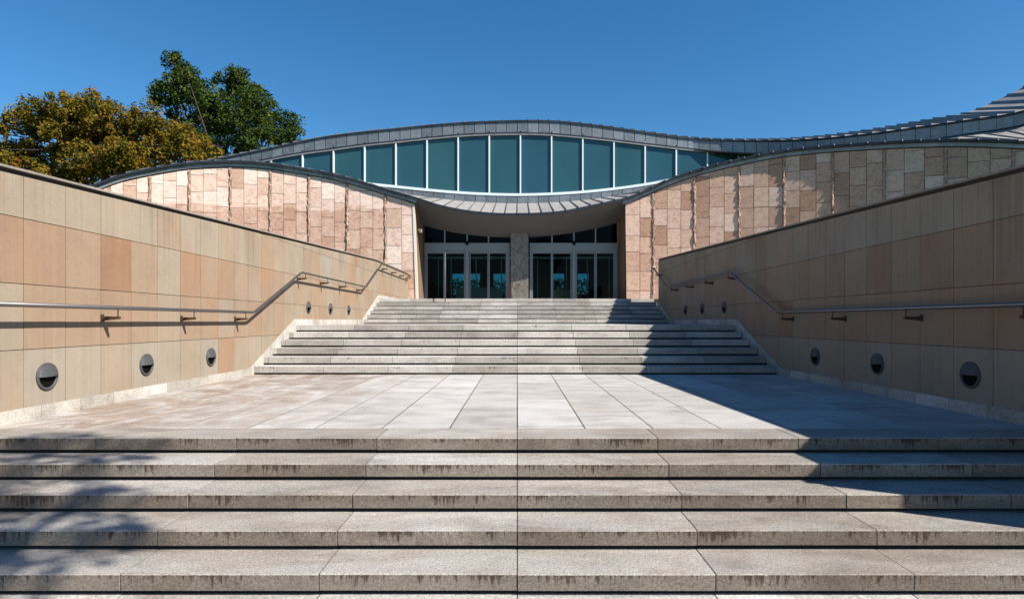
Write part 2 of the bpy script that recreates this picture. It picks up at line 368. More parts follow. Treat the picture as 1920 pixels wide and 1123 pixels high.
# ---------------------------------------------------------------- side walls
def clip(poly, f):
    out=[]
    for i in range(len(poly)):
        a=poly[i]; b=poly[(i+1)%len(poly)]; fa=f(a); fb=f(b)
        if fa>=0: out.append(a)
        if (fa>=0)!=(fb>=0):
            t=fa/(fa-fb); out.append(tuple(a[j]+(b[j]-a[j])*t for j in range(len(a))))
    return out
YW0=3.45
top_line=lambda y: 2.350+.0430*min(y,22.0)
def side_wall(X, sgn, yend, ystart_joint, label, levels_hi):
    """sgn = +1: face looks to +X (left wall)."""
    root=empty('retaining_wall',label,'wall',(X-sgn*.2,YW0,-.75))
    mb=MB(); gap=.0075
    y=ystart_joint
    while y>YW0: y-=.585
    c=0; cols=[]
    rr=random.Random(11 if sgn>0 else 23)
    while y<yend:
        a=max(YW0,y); b_=min(yend,y+.585)
        if b_-a<.03: y+=.585; continue
        for k in range(-2,5):
            z0=.75+.69*(k-1); z1=z0+.69
            if k==-2: z0=-.74
            pts=[(a+gap/2,z0+gap/2),(b_-gap/2,z0+gap/2),(b_-gap/2,z1-gap/2),(a+gap/2,z1-gap/2)]
            tl=lambda p: top_line(p[0])-.05-p[1]
            pts=clip(pts,tl)
            if len(pts)<3 or max(p[1] for p in pts)-min(p[1] for p in pts)<.02: continue
            # colour of the stone: pinker in the middle courses near, paler along the top and far away
            far=min(1,max(0,(a-7)/9))
            base={-2:.7,-1:.6,0:.68,1:.42,2:.28,3:.7,4:.75}[k]
            t=base+(.62-base)*far*.75+rr.gauss(0,.09)
            if rr.random()<.07: t+=rr.choice((-.28,.28))
            t=min(1,max(0,t))
            # lamp stones are greyer
            if k==0 and any(abs((a+b_)/2-L)<.32 for L in levels_hi): t=.92
            off=rr.uniform(-.0012,.0012)
            f=[(X+sgn*off,p[0],p[1]) for p in pts]; bk=[(X-sgn*.03,p[0],p[1]) for p in pts]
            if sgn<0: pass
            ff=f if sgn>0 else f[::-1]
            mb.poly(ff,t)
            for i in range(len(f)):
                j=(i+1)%len(f); q=[f[i],bk[i],bk[j],f[j]]; mb.poly(q if sgn>0 else q[::-1],t)
        y+=.585
    keep_world(mb.build('stone_cladding',M['sandstone'],root))
    ys=[YW0,22.0,yend] if yend>22.01 else [YW0,yend]
    core=MB(); xi=X-sgn*.014; xo=X-sgn*.38
    for a,b_ in zip(ys,ys[1:]):
        ta,tb=top_line(a)-.004,top_line(b_)-.004
        core.hexa([(xi,a+ .001*0,-.745),(xi,b_,-.745),(xi,b_,tb),(xi,a,ta)],[(xo,a,-.745),(xo,b_,-.745),(xo,b_,tb),(xo,a,ta)])
    keep_world(core.build('core',M['joint'],root))
    # end caps in stone
    for ye,s in ((YW0,-1),(yend,1)):
        e=MB(); z=-.74; k=0
        while z<top_line(ye)-.06:
            z1=min(z+.69,top_line(ye)-.052); e.box(min(X,xo)+0.002,max(X,xo)-.002,ye+ (0 if s>0 else -.03),ye+(.03 if s>0 else 0),z+.004,z1-.004,.5+.3*random.random()); z+=.69
        if not (s>0 and sgn>0): keep_world(e.build('end_stone',M['sandstone'],root))
    cp=MB()
    for a,b_ in zip(ys,ys[1:]):
        L=max(1,int((b_-a)/1.17)); 
        for i in range(L):
            u=a+(b_-a)*i/L+.003; v=a+(b_-a)*(i+1)/L-.003; xa=X+sgn*.035; xb=xo-sgn*.03
            tu,tv=top_line(u),top_line(v)
            cp.hexa([(xa,u,tu-.004),(xa,v,tv-.004),(xa,v,tv+.02),(xa,u,tu+.02)],[(xb,u,tu-.004),(xb,v,tv-.004),(xb,v,tv+.02),(xb,u,tu+.02)],random.random())
    keep_world(cp.build('coping',M['cop'],root))
    pl=MB()
    nose=[(YW0,-.70+ .0),(YP-5*T1,-.70),(YP-.05,-.0),(Y2-.12,0),(Y2+5*T2-.05,Z2),(Y3-.12,Z2),(Y3+5*T3-.05,Z3),(40,Z3)]
    zl=lin(nose); brk=[p[0] for p in nose]
    yy=YW0+.002
    while yy<yend-.02:
        nx=min([yend]+[q for q in brk if q>yy+.02]+[yy+.585 if True else 0])
        h=.135; xa=X+sgn*.022
        a,b_=yy+.003,nx-.003
        za,zb=zl(a),zl(b_)
        pl.hexa([(xa,a,za-.25),(xa,b_,zb-.25),(xa,b_,zb+h),(xa,a,za+h)],[(X-sgn*.02,a,za-.25),(X-sgn*.02,b_,zb-.25),(X-sgn*.02,b_,zb+h),(X-sgn*.02,a,za+h)],random.random())
        yy=nx
    pl.uv=[(u,-1) for u,_ in pl.uv]
    keep_world(pl.build('plinth',M['plinth'],root))
    return root
m,n,b=new_mat('coping_stone',.8); g=G(n); c=g.mix(.7,g.ramp(g.tint(),[(0,(.19,.165,.14)),(1,(.26,.23,.20))]),g.ramp(g.noise(g.map(),12,5,.7),[(.3,.6),(.7,1.3)]),'MULTIPLY'); g.L(c,b.inputs['Base Color']); M['cop']=m
LAMP_L=[6.60,8.37,10.13]; LAMP_R=[6.76,8.51,10.28]
side_wall(XL,1,28.42,6.29,'long sunlit sandstone wall left of the steps, in panels of tan, pink and cream',LAMP_L)
side_wall(XR,-1,21.70,6.44,'long sandstone wall right of the steps, standing in shade',LAMP_R)

# ---------------------------------------------------------------- hooded step lights
def make_light():
    root=empty('step_light','','wall light')
    RR=.152
    rim=MB(); n=36
    prof=[(RR,0),(RR,.014),(RR-.008,.020),(RR-.026,.020),(RR-.030,.004)]
    for i in range(n):
        a0,a1=2*math.pi*i/n,2*math.pi*(i+1)/n
        for (r0,h0),(r1,h1) in zip(prof,prof[1:]):
            P=lambda r,h,a:(h,r*math.cos(a),r*math.sin(a))
            rim.poly([P(r0,h0,a0),P(r0,h0,a1),P(r1,h1,a1),P(r1,h1,a0)],smooth=True)
    rim.build('rim',M['lamp'],root)
    le=MB(); le.poly([(.003,(RR-.028)*math.cos(2*math.pi*i/n),(RR-.028)*math.sin(2*math.pi*i/n)) for i in range(n)]); le.build('lens',M['lens'],root)
    ho=MB(); K=8; H=.047; r0=RR-.014
    def Q(i,j,sc_=1.0):
        a=math.pi*i/18; b_=math.pi/2*j/K
        return (.012+H*math.sin(b_)*sc_*(.45+.55*(1-math.sin(a)*math.cos(b_))) , r0*math.cos(a)*math.cos(b_)*sc_, r0*math.sin(a)*math.cos(b_)*sc_)
    for i in range(18):
        for j in range(K):
            ho.poly([Q(i,j),Q(i+1,j),Q(i+1,j+1),Q(i,j+1)],smooth=True)
            ho.poly([Q(i,j,.93),Q(i,j+1,.93),Q(i+1,j+1,.93),Q(i+1,j,.93)],smooth=True)
    for j in range(K):
        for i in (0,18): ho.poly([Q(i,j),Q(i,j+1),Q(i,j+1,.93),Q(i,j,.93)])
    ho.build('hood',M['lamp'],root)
    return root
proto=make_light(); first=True
def copy_thing(o):
    c=o.copy(); sc.collection.objects.link(c)
    for ch in list(o.children):
        d=ch.copy(); sc.collection.objects.link(d); d.parent=c
        for gc in list(ch.children):
            e=gc.copy(); sc.collection.objects.link(e); e.parent=d
    return c
nm=['nearest','middle','farthest']
specs=[]
for side,X,Ys,Yu in (('left',XL,LAMP_L,[14.86,16.6,18.4]),('right',XR,LAMP_R,[14.8,16.56,18.2])):
    shade='sunlit' if side=='left' else 'shaded'
    for i,y in enumerate(Ys): specs.append((X,y,.44,side,f'round hooded grey light in {shade} {side} wall, {nm[i]} of three above the platform'))
    for i,y in enumerate(Yu): specs.append((X,y,1.39,side,f'small hooded light in {shade} {side} wall, {nm[i]} of three above the landing'))
for i,(X,y,z,side,lab) in enumerate(specs):
    o=proto if i==0 else copy_thing(proto)
    o.location=(X,y,z); o.rotation_euler=(0,0,0 if side=='left' else math.pi); tag(o,lab,'wall light','round hooded lights set in the side walls')

# ---------------------------------------------------------------- handrails
def handrail(X, sgn, label, path, brackets):
    root=empty('handrail',label,'handrail',(X,path[0][0],path[0][1]-1.2))
    xr=X+sgn*.20
    pts=[]
    for i,(y,z) in enumerate(path):
        p=Vector((xr,y,z))
        if 0<i<len(path)-1:
            a=Vector((xr,*path[i-1])); c=Vector((xr,*path[i+1])); d0=(a-p).normalized(); d1=(c-p).normalized()
            for t in (0,.25,.5,.75,1):
                q=(p+d0*.07)*(1-t)**2+p*2*t*(1-t)+(p+d1*.07)*t*t; pts.append(q)
        else: pts.append(p)
    # return into the wall at the far end
    e=pts[-1]; pts+= [e+Vector((-sgn*.03,.035,0)), e+Vector((-sgn*.10,.04,-.005)), e+Vector((-sgn*.195,.04,-.01))]
    r=MB(); r.tube(pts,.0255,12); keep_world(r.build('rail',M['steel'],root))
    zr=lin(path)
    for y in brackets:
        z=zr(y); m=MB(); za=z-.125
        m.box(min(X,X+sgn*.008),max(X,X+sgn*.008),y-.03,y+.03,za-.045,za+.045)
        # tapered flat arm, then a pin up to the rail
        a=[(X+sgn*.008,y-.025,za-.035),(X+sgn*.008,y+.025,za-.035),(X+sgn*.008,y+.025,za+.02),(X+sgn*.008,y-.025,za+.02)]
        c=[(X+sgn*.225,y-.018,za-.014),(X+sgn*.225,y+.018,za-.014),(X+sgn*.225,y+.018,za+.018),(X+sgn*.225,y-.018,za+.018)]
        m.hexa(a,c) if sgn<0 else m.hexa(a[::-1],c[::-1])
        m.tube([(xr,y,za+.01),(xr,y,z-.01)],.008,8,smooth=False)
        keep_world(m.build('bracket',M['bracket'],root))
    return root
PATH=[(3.7,1.215),(11.35,1.215),(13.85,2.175),(19.75,2.175),(22.05,3.165)]
handrail(XL,1,'metal handrail on brackets along the sunlit left wall, casting its shadow on the stone',PATH+[(28.2,3.165)],[5.72,7.48,9.24,11.0,14.1,15.75,17.4,19.3,22.9,24.6,26.3,27.8])
handrail(XR,-1,'metal handrail on brackets along the shaded right wall',[(3.7,1.215),(11.35,1.215),(13.85,2.175),(19.75,2.175),(21.55,2.95),(21.95,3.03)],[5.82,7.58,9.34,11.1,13.95,15.65,17.4,19.1,21.2])

# ---------------------------------------------------------------- the building
B=empty('museum_building','low museum building with wavy metal roofs, pink stone front and glass doors','building',(0,YF,Z3))
def part(mb,name,mat,parent=None):
    o=mb.build(name,mat,parent or B)
    if parent is None: keep_world(o)
    return o
eave_px=curve([(100,392),(150,362),(191,344.6),(222.5,333),(281,320),(337,310.5),(399.6,306),(462,306),(514,311),(560,318),(617,328),(674.6,343),(720,357),(777.7,373.5),(823.5,388),(869,397.5),(926.6,403.5),(984,404),(1030,402),(1058,399),(1103.7,390),(1149.5,380),(1179,373),(1213,359),(1255,340),(1311.5,321),(1382,303),(1452,289),(1500,282.5),(1617.6,273),(1727,267.5),(1807,266),(1920,269.5),(2040,277),(2200,290)])
def plan(start, rays, heads, sgn):
    pts=[start]
    for px,h in zip(rays,heads):
        k=(px-VX)/F; c=sgn*math.cos(R(h)); s=math.sin(R(h)); X,Y=pts[-1]
        L=(X-k*Y)/(-(c+k*s)) if True else 0
        # X+L*c = k*(Y-L*s)  ->  L = (k*Y-X)/(c+k*s)
        L=(k*Y-X)/(c+k*s); pts.append((X+L*c,Y-L*s))
    return pts
left_plan=plan((-4.75,YF),[723,651,579,507,432,355,281,205,130,60],[0,2,4,7,10,13,15,16,17,17],-1)
right_plan=plan((PX(1174.5,YF),YF),[1225.5,1302.5,1386,1470,1561,1658,1773,1900,2040,2190],[4,8,13,17,21,24,26,26,26,26],1)
print('L',[round(math.dist(a,b_),2) for a,b_ in zip(left_plan,left_plan[1:])],[round(p[1],1) for p in left_plan]); print('R',[round(math.dist(a,b_),2) for a,b_ in zip(right_plan,right_plan[1:])],[round(p[1],1) for p in right_plan])
full=sorted(left_plan+right_plan)
yfac=lin(full)                                   # facade Y as a function of X
OV=.16
def eaveY(X): return yfac(X)-OV
def eaveZ(X):
    Y=eaveY(X); return PZ(eave_px(VX+F*X/Y),Y)
XMIN=left_plan[-1][0]; XMAX=right_plan[-1][0]
def facade(pl, sgn):
    mb=MB(); ribs=[]; rr=random.Random(5 if sgn<0 else 6); gap=.02
    for i,(a,c) in enumerate(zip(pl,pl[1:])):
        ncol=2 if i==0 else 3
        for j in range(ncol):
            t0,t1=j/ncol,(j+1)/ncol
            rib=.11/math.dist(a,c)
            if j==0 and i>0: t0+=rib*.5
            if j==ncol-1: t1-=rib*.5
            p=[a[q]+(c[q]-a[q])*t0 for q in (0,1)]; r=[a[q]+(c[q]-a[q])*t1 for q in (0,1)]
            tz=[eaveZ(p[0])-.19, eaveZ(r[0])-.19]
            z=1.2-rr.random()*.5
            L=math.dist(p,r)
            while z<max(tz):
                h=rr.choice((.78,.86,.92,.92,1.0)); z1=z+h
                pts=[(gap/2,z+gap/2),(L-gap/2,z+gap/2),(L-gap/2,z1-gap/2),(gap/2,z1-gap/2)]
                pts=clip(pts,lambda q:tz[0]+(tz[1]-tz[0])*q[0]/L-q[1])
                if len(pts)>=3 and max(q[1] for q in pts)-min(q[1] for q in pts)>.02:
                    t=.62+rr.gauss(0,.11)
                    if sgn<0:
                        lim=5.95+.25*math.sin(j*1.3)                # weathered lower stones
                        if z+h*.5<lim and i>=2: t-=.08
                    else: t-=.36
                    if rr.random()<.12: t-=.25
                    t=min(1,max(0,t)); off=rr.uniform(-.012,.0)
                    ux,uy=(r[0]-p[0])/L,(r[1]-p[1])/L; nx,ny=(uy,-ux) if sgn>0 else (-uy,ux)
                    if ny>0: nx,ny=-nx,-ny
                    lean=(lambda q:0)
                    W=lambda q,o_:(p[0]+ux*q[0]+nx*o_+ (leanx(q,L) if (i==0 and j==0) else 0),p[1]+uy*q[0]+ny*o_,q[1])
                    def leanx(q,L):
                        return (-.032*(q[1]-1.9)*(1-q[0]/L)) if sgn<0 else (-.012*(q[1]-1.9)*(1-q[0]/L))
                    f=[W(q,.0+off) for q in pts]; bk=[W(q,-.05) for q in pts]
                    if sgn<0: f=f[::-1]; bk=bk[::-1]
                    mb.poly(f,t)
                    for q in range(len(f)):
                        s=(q+1)%len(f); mb.poly([f[s],f[q],bk[q],bk[s]],t)
                z=z1
        if i<len(pl)-2 or True:
            ribs.append((c, a))
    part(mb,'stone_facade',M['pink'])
    back=MB()
    for a,c in zip(pl,pl[1:]):
        for s in range(3):
            p=[a[q]+(c[q]-a[q])*s/3 for q in (0,1)]; r=[a[q]+(c[q]-a[q])*(s+1)/3 for q in (0,1)]
            ba=(p[0],p[1]+.04); bc=(r[0],r[1]+.04)
            if a is pl[0] and s==0 : ba=(ba[0]+(-.30 if sgn<0 else .0),ba[1])
            za,zc=eaveZ(p[0])-.12,eaveZ(r[0])-.12
            q1=[(ba[0],ba[1],.5),(bc[0],bc[1],.5),(bc[0],bc[1],zc),(ba[0],ba[1],za)]
            q2=[(x,y+.35,z) for x,y,z in q1]
            if sgn<0: q1=q1[::-1]; q2=q2[::-1]
            back.hexa(q1,q2)
    part(back,'backing_wall',M['joint'])
    # rough ribs
    for c,a in ribs[:-1]:
        rb=MB(); zt=eaveZ(c[0])-.20; z=1.2; rr2=random.Random(int(c[0]*100))
        L=math.dist(a,c); ux,uy=(c[0]-a[0])/L,(c[1]-a[1])/L
        if sgn<0: ux,uy=-ux,-uy
        nx,ny=uy,-ux
        W=lambda u,o_,z:(c[0]+ux*u+nx*o_, c[1]+uy*u+ny*o_, z)
        N=int((zt-z)/.13); prev=None
        for k in range(N+1):
            zz=z+(zt-z)*k/N
            prof=[(-.055,-.03),(-.055+rr2.uniform(-.02,.02),.02+rr2.uniform(-.02,.03)),(rr2.uniform(-.02,.02),.045+rr2.uniform(-.03,.035)),(.055+rr2.uniform(-.02,.02),.02+rr2.uniform(-.02,.03)),(.055,-.03)]
            ring=[W(u,o_,zz) for u,o_ in prof]
            if prev:
                for q in range(4): rb.poly([prev[q],prev[q+1],ring[q+1],ring[q]],.5)
            prev=ring
        part(rb,'stone_rib',M['rib'])
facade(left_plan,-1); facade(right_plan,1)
# pale edge post and door jambs
jm=MB(); zt=eaveZ(-4.7)-.2
jm.hexa([(-4.83,YF-.03,1.5),(-4.70,YF-.03,1.5),(-4.90,YF-.03,zt),(-5.0,YF-.03,zt)],[(-4.83,YF+.1,1.5),(-4.70,YF+.1,1.5),(-4.90,YF+.1,zt),(-5.0,YF+.1,zt)])
part(jm,'edge_trim',M['trim'])
m,n,b=new_mat('brown_stone_jamb',.75); g=G(n); c=g.ramp(g.noise(g.map((1,1,.3)),2.5,4,.6),[(.3,(0.120,0.078,0.048)),(.7,(0.204,0.144,0.096))]); g.L(c,b.inputs['Base Color']); M['jamb']=m
JL=-4.72; JR=PX(1174.5,YF)-.0
j=MB(); j.hexa([(JL-.35,YF+.10,1.4),(JL,YF+.10,1.4),(JL-.17,YF+.10,6.9),(JL-.35,YF+.10,6.9)],[(JL-.35,YD+.3,1.4),(JL,YD+.3,1.4),(JL-.10,YD+.3,6.9),(JL-.35,YD+.3,6.9)]); part(j,'door_jamb',M['jamb'])
j=MB(); j.box(JR+.02,JR+.4,YF+.05,YD+.3,1.4,6.9); part(j,'door_jamb',M['jamb'])

sill_px=curve([(560,322),(620,334),(686,343.5),(742,349.5),(801,355.5),(860,360.5),(917,363.5),(975,364.5),(1034,363),(1092,359.5),(1151,353.5),(1209,345.5),(1250,338),(1340,318),(1440,300)])
fas_top=curve([(250,338),(330,315),(365,306.5),(400,299),(440,291),(480,283),(560,266),(606,257),(674,248),(743,241),(812,234),(881,229),(950,226.4),(1000,225.7),(1044,227),(1129,236),(1213,248),(1297,259),(1354,262.4),(1438,263.3),(1500,262),(1617.6,252),(1727,237.5),(1807,226),(1920,207),(2009,170),(2100,125),(2200,80)])
fas_bot=curve([(250,362),(330,337),(365,327),(400,319),(440,310.5),(480,302),(560,286.6),(617,279),(674,271),(743,263.7),(812,256.5),(881,251),(950,249),(1000,249),(1044,251),(1129,259),(1213,269),(1297,278.7),(1354,284.4),(1438,288),(1500,287),(1617,277),(1727,264.5),(1807,252),(1920,233),(2009,198),(2100,154),(2200,110)])
fas_Y=lin([(0,33.0),(1300,33.0),(1354,32.7),(1438,31.8),(1500,30.9),(1617,29.2),(1727,27.7),(1807,26.6),(1920,25.2),(2009,24.5),(2100,23.9),(2200,23.4)])
fasYX=lin([(PX(p,fas_Y(p)),fas_Y(p)) for p in range(300,2200,20)])
# lower roof: lofted from the eave back and up, standing seams every .58 m
def froof(px): return lin([(0,.2),(640,.215),(780,.245),(830,.275),(880,.292),(1070,.292),(1110,.272),(1151,.255),(1213,.24),(1420,.22),(1620,.24),(1720,.29),(1807,.42),(1920,.50),(2200,.5)])(px)
def drf(px): return lin([(0,4.6),(1300,4.65),(1500,4.1),(1700,3.0),(1807,2.6),(1920,2.5),(2200,2.5)])(px)
EH=.10                                           # height of the dark roof edge
lr=MB(); seams=MB(); edge=MB(); gut=MB()
N0=math.floor(XMIN/.58); xs=[i*.58+.01 for i in range(N0,int(XMAX/.58)+1)]
def rb_px(px):
    e=eave_px(px)-1.0
    if px<600 or px>1330: return e
    k=max(0,1-((px-978)/330)**2)
    return min(e, sill_px(px)+8+9*k)
def lrow(X, dz=0):
    Y=eaveY(X); z=eaveZ(X)+EH; px=VX+F*X/Y; d=drf(px)
    yb=Y+d; s=(PZ(rb_px(VX+F*X/yb),yb)-z)/d
    if px>1640:                                   # here the roof climbs to the foot of the forward-curving fascia
        yb=fasYX(X)+.10; zb=PZ(fas_bot(VX+F*X/yb),yb)-.03; k=min(1,(px-1640)/110)
        d1=max(.5,yb-Y); s1=(zb-z)/d1; d=d+(d1-d)*k; s=s+(s1-s)*k
    return (X,Y,z+dz),(X,Y+d,z+s*d+dz)
for a,c in zip(xs,xs[1:]):
    t=random.random(); sub=3
    for q in range(sub):
        x0=a+(c-a)*q/sub; x1=a+(c-a)*(q+1)/sub
        (f0,b0),(f1,b1)=lrow(x0),lrow(x1)
        # split along the slope so each sheet has a cross joint
        mid0=tuple(f0[i]+(b0[i]-f0[i])*.5 for i in range(3)); mid1=tuple(f1[i]+(b1[i]-f1[i])*.5 for i in range(3))
        lr.poly([f0,f1,mid1,mid0],t,smooth=False); lr.poly([mid0,mid1,b1,b0],(t*.6+.2))
        dn=lambda p,h:(p[0],p[1],p[2]-h)
        fr_=lambda p:(p[0],p[1]-.02,p[2])
        edge.hexa([fr_(dn(f0,EH)),fr_(dn(f1,EH)),fr_(dn(f1,-.012)),fr_(dn(f0,-.012))],[(f0[0],f0[1]+.05,f0[2]-EH),(f1[0],f1[1]+.05,f1[2]-EH),(f1[0],f1[1]+.05,f1[2]-.004),(f0[0],f0[1]+.05,f0[2]-.004)],t)
        # pale gutter strip below, set back
        if not (-4.9<x0<JR and -4.9<x1<JR+.0):
            g0=(f0[0],f0[1]+.10,f0[2]-EH); g1=(f1[0],f1[1]+.10,f1[2]-EH)
            gut.hexa([dn(g0,.15),dn(g1,.15),dn(g1,-.02),dn(g0,-.02)],[(g0[0],g0[1]+.35,g0[2]-.15),(g1[0],g1[1]+.35,g1[2]-.15),(g1[0],g1[1]+.35,g1[2]+.02),(g0[0],g0[1]+.35,g0[2]+.02)],t)
    f,bk=lrow(a); w_=.016
    h=.045
    seams.hexa([(f[0]-w_,f[1]-.05,f[2]-.03),(f[0]+w_,f[1]-.05,f[2]-.03),(f[0]+w_,f[1]-.05,f[2]+h),(f[0]-w_,f[1]-.05,f[2]+h)],[(bk[0]-w_,bk[1],bk[2]-.0),(bk[0]+w_,bk[1],bk[2]),(bk[0]+w_,bk[1],bk[2]+h),(bk[0]-w_,bk[1],bk[2]+h)],.3)
LR=part(lr,'lower_roof',M['roof_zinc']); s_=seams.build('standing_seams',M['zinc'],LR); part(edge,'roof_edge',M['zinc_dark']); part(gut,'gutter',M['zinc_edge'])
# soffit of the doorway: from the eave lip down to the door plane
sf=MB(); sof_px=curve([(778,418),(829,432),(897,442.5),(935,445),(980,445.5),(1058,439),(1127,426.5),(1176,413)])
xa=JL-.25; xb=JR+.1; K=26
def sofb(X): Y=YD-.02; return (X,Y,PZ(sof_px(VX+F*X/Y),Y))
prev=None
for i in range(K+1):
    X=xa+(xb-xa)*i/K; f=(X,eaveY(X)+.03,eaveZ(X)+.012); q=sofb(X)
    if prev: sf.poly([prev[0],prev[1],q,f],smooth=True)
    prev=(f,q)
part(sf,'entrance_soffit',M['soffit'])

# clerestory
YC=33.10
mull=[450+58.45*i-.0 for i in range(-1,0)]+[567.5-58.45, 567.5]+[625.5+58.4*i for i in range(14)]+[1448]
mull=sorted(set(round(x,2) for x in [509,567.5]+[625.5+58.4*i for i in range(14)]+[1443]))
def topZ(px): return PZ(fas_bot(px)-2,33.0)
WIN=[]
for a,c in zip([450]+mull,mull+[1490]):
    mb=MB(); K=3; tt=random.random()
    for q in range(K):
        p0=a+(c-a)*q/K; p1=a+(c-a)*(q+1)/K; x0,x1=PX(p0,YC),PX(p1,YC)
        mb.poly([(x0,YC,PZ(sill_px(p0),YC)-.3),(x1,YC,PZ(sill_px(p1),YC)-.3),(x1,YC,PZ(fas_bot(p1),YC)+.1),(x0,YC,PZ(fas_bot(p0),YC)+.1)],tt)
    part(mb,'clerestory_pane',M['teal'])
for px in mull:
    x=PX(px,YC-.06); z0=PZ(sill_px(px),YC)-.25; z1=PZ(fas_bot(px),YC)+.05
    mb=MB(); mb.box(x-.037,x+.037,YC-.10,YC+.02,z0,z1); part(mb,'mullion',M['white'])
def strip(pf, off0, off1, y0, y1, px0, px1, K=60):
    """band following a curve given in photograph pixels at depth y0"""
    mb=MB(); prev=None
    for i in range(K+1):
        px=px0+(px1-px0)*i/K; x=PX(px,y0); z=PZ(pf(px),y0); cur=(x,z)
        if prev: 
            (xp,zp)=prev
            mb.hexa([(xp,y0,zp+off0),(x,y0,z+off0),(x,y0,z+off1),(xp,y0,zp+off1)],[(xp,y1,zp+off0),(x,y1,z+off0),(x,y1,z+off1),(xp,y1,zp+off1)])
        prev=cur
    return mb
part(strip(sill_px,-.09,.05,YC-.16,YC+.03,672,1262),'window_sill',M['white'])
part(strip(fas_bot,-.13,.02,YC-.12,YC+.03,470,1440),'head_frame',M['zinc_edge'])
up=MB()
for a in range(-20,24):
    x0=a*.58+.01+.012; x1=x0+.58-.024; y0=YC-.13
    px=VX+F*x0/YC
    if px<690 or px>1290: continue
    z0=lrow(x0)[1][2]-.3; z1=lrow(x1)[1][2]-.3
    za=PZ(sill_px(VX+F*x0/YC),YC-.16)-.10; zb=PZ(sill_px(VX+F*x1/YC),YC-.16)-.10
    up.hexa([(x0,y0,z0),(x1,y0,z1),(x1,y0,zb),(x0,y0,za)],[(x0,y0+.1,z0),(x1,y0+.1,z1),(x1,y0+.1,zb),(x0,y0+.1,za)],random.random())
part(up,'upstand_panels',M['zinc'])
# fascia
fs=MB(); fe=MB(); fpx=[]; px=330.0
step=.585
while px<2150:
    fpx.append(px); Y=fas_Y(px); p=px
    X0,Y0=PX(px,Y),Y
    while math.dist((X0,Y0),(PX(p,fas_Y(p)),fas_Y(p)))<step: p+=.5
    px=p
W3=lambda px,pf,dy=0,dz=0:(PX(px,fas_Y(px)),fas_Y(px)+dy,PZ(pf(px),fas_Y(px))+dz)
for a,c in zip(fpx,fpx[1:]):
    t=random.random(); g2=.55
    for q in range(2):
        p0=a+(c-a)*q/2+(g2 if q==0 else 0); p1=a+(c-a)*(q+1)/2-(g2 if q==1 else 0)
        fs.hexa([W3(p0,fas_bot),W3(p1,fas_bot),W3(p1,fas_top,0,-.09),W3(p0,fas_top,0,-.09)],[W3(p0,fas_bot,.12),W3(p1,fas_bot,.12),W3(p1,fas_top,.12,-.09),W3(p0,fas_top,.12,-.09)],t)
        p0=a+(c-a)*q/2; p1=a+(c-a)*(q+1)/2
        fe.hexa([W3(p0,fas_top,-.05,-.10),W3(p1,fas_top,-.05,-.10),W3(p1,fas_top,-.05,0),W3(p0,fas_top,-.05,0)],[W3(p0,fas_top,.2,-.10),W3(p1,fas_top,.2,-.10),W3(p1,fas_top,.2,0),W3(p0,fas_top,.2,0)],t)
        fe.hexa([W3(p0,fas_bot,-.03,-.06),W3(p1,fas_bot,-.03,-.06),W3(p1,fas_bot,-.03,.01),W3(p0,fas_bot,-.03,.01)],[W3(p0,fas_bot,.35,-.06),W3(p1,fas_bot,.35,-.06),W3(p1,fas_bot,.35,.01),W3(p0,fas_bot,.35,.01)],t)
        fe.hexa([W3(p0,fas_bot,.05,0),W3(p1,fas_bot,.05,0),W3(p1,fas_top,.05,-.05),W3(p0,fas_top,.05,-.05)],[W3(p0,fas_bot,.2,0),W3(p1,fas_bot,.2,0),W3(p1,fas_top,.2,-.05),W3(p0,fas_top,.2,-.05)],t)
cb=MB()
for a,c in zip(fpx,fpx[1:]):
    if a<1430: continue
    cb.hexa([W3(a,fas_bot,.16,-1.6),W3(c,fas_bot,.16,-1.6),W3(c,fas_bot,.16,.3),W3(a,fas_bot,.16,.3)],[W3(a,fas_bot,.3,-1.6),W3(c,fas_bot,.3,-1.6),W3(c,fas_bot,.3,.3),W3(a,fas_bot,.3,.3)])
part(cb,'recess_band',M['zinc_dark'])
part(fs,'fascia_panels',M['zinc']); part(fe,'fascia_edge',M['zinc_dark'])
ur=MB(); us=MB()
dU=lin([(0,1.2),(500,1.4),(1450,1.4),(1700,2.2),(1850,3.0),(2200,3.2)])
for a,c in zip(fpx,fpx[1:]):
    t=random.random()
    for q in range(2):
        p0=a+(c-a)*q/2; p1=a+(c-a)*(q+1)/2
        d0,d1=dU(p0),dU(p1); s=.33
        A,Bq=W3(p0,fas_top,0,.003),W3(p1,fas_top,0,.003)
        Cq,D=W3(p1,fas_top,d1,s*d1),W3(p0,fas_top,d0,s*d0)
        ur.poly([A,Bq,Cq,D],t)
        E=(Cq[0],Cq[1]+10,Cq[2]-2.5); Fq=(D[0],D[1]+10,D[2]-2.5)
        ur.poly([D,Cq,E,Fq],t)
        ur.poly([Fq,E,(E[0],E[1],E[2]-.3),(Fq[0],Fq[1],Fq[2]-.3)],t)
    f=W3(a,fas_top,-.07,-.02); d=dU(a); bk=W3(a,fas_top,d,.33*d); w_=.017; h=.09
    us.hexa([(f[0]-w_,f[1],f[2]),(f[0]+w_,f[1],f[2]),(f[0]+w_,f[1],f[2]+h),(f[0]-w_,f[1],f[2]+h)],[(bk[0]-w_,bk[1],bk[2]),(bk[0]+w_,bk[1],bk[2]),(bk[0]+w_,bk[1],bk[2]+h-.02),(bk[0]-w_,bk[1],bk[2]+h-.02)],.2)
UR=part(ur,'upper_roof',M['roof_zinc']); us.build('standing_seams',M['zinc'],UR)

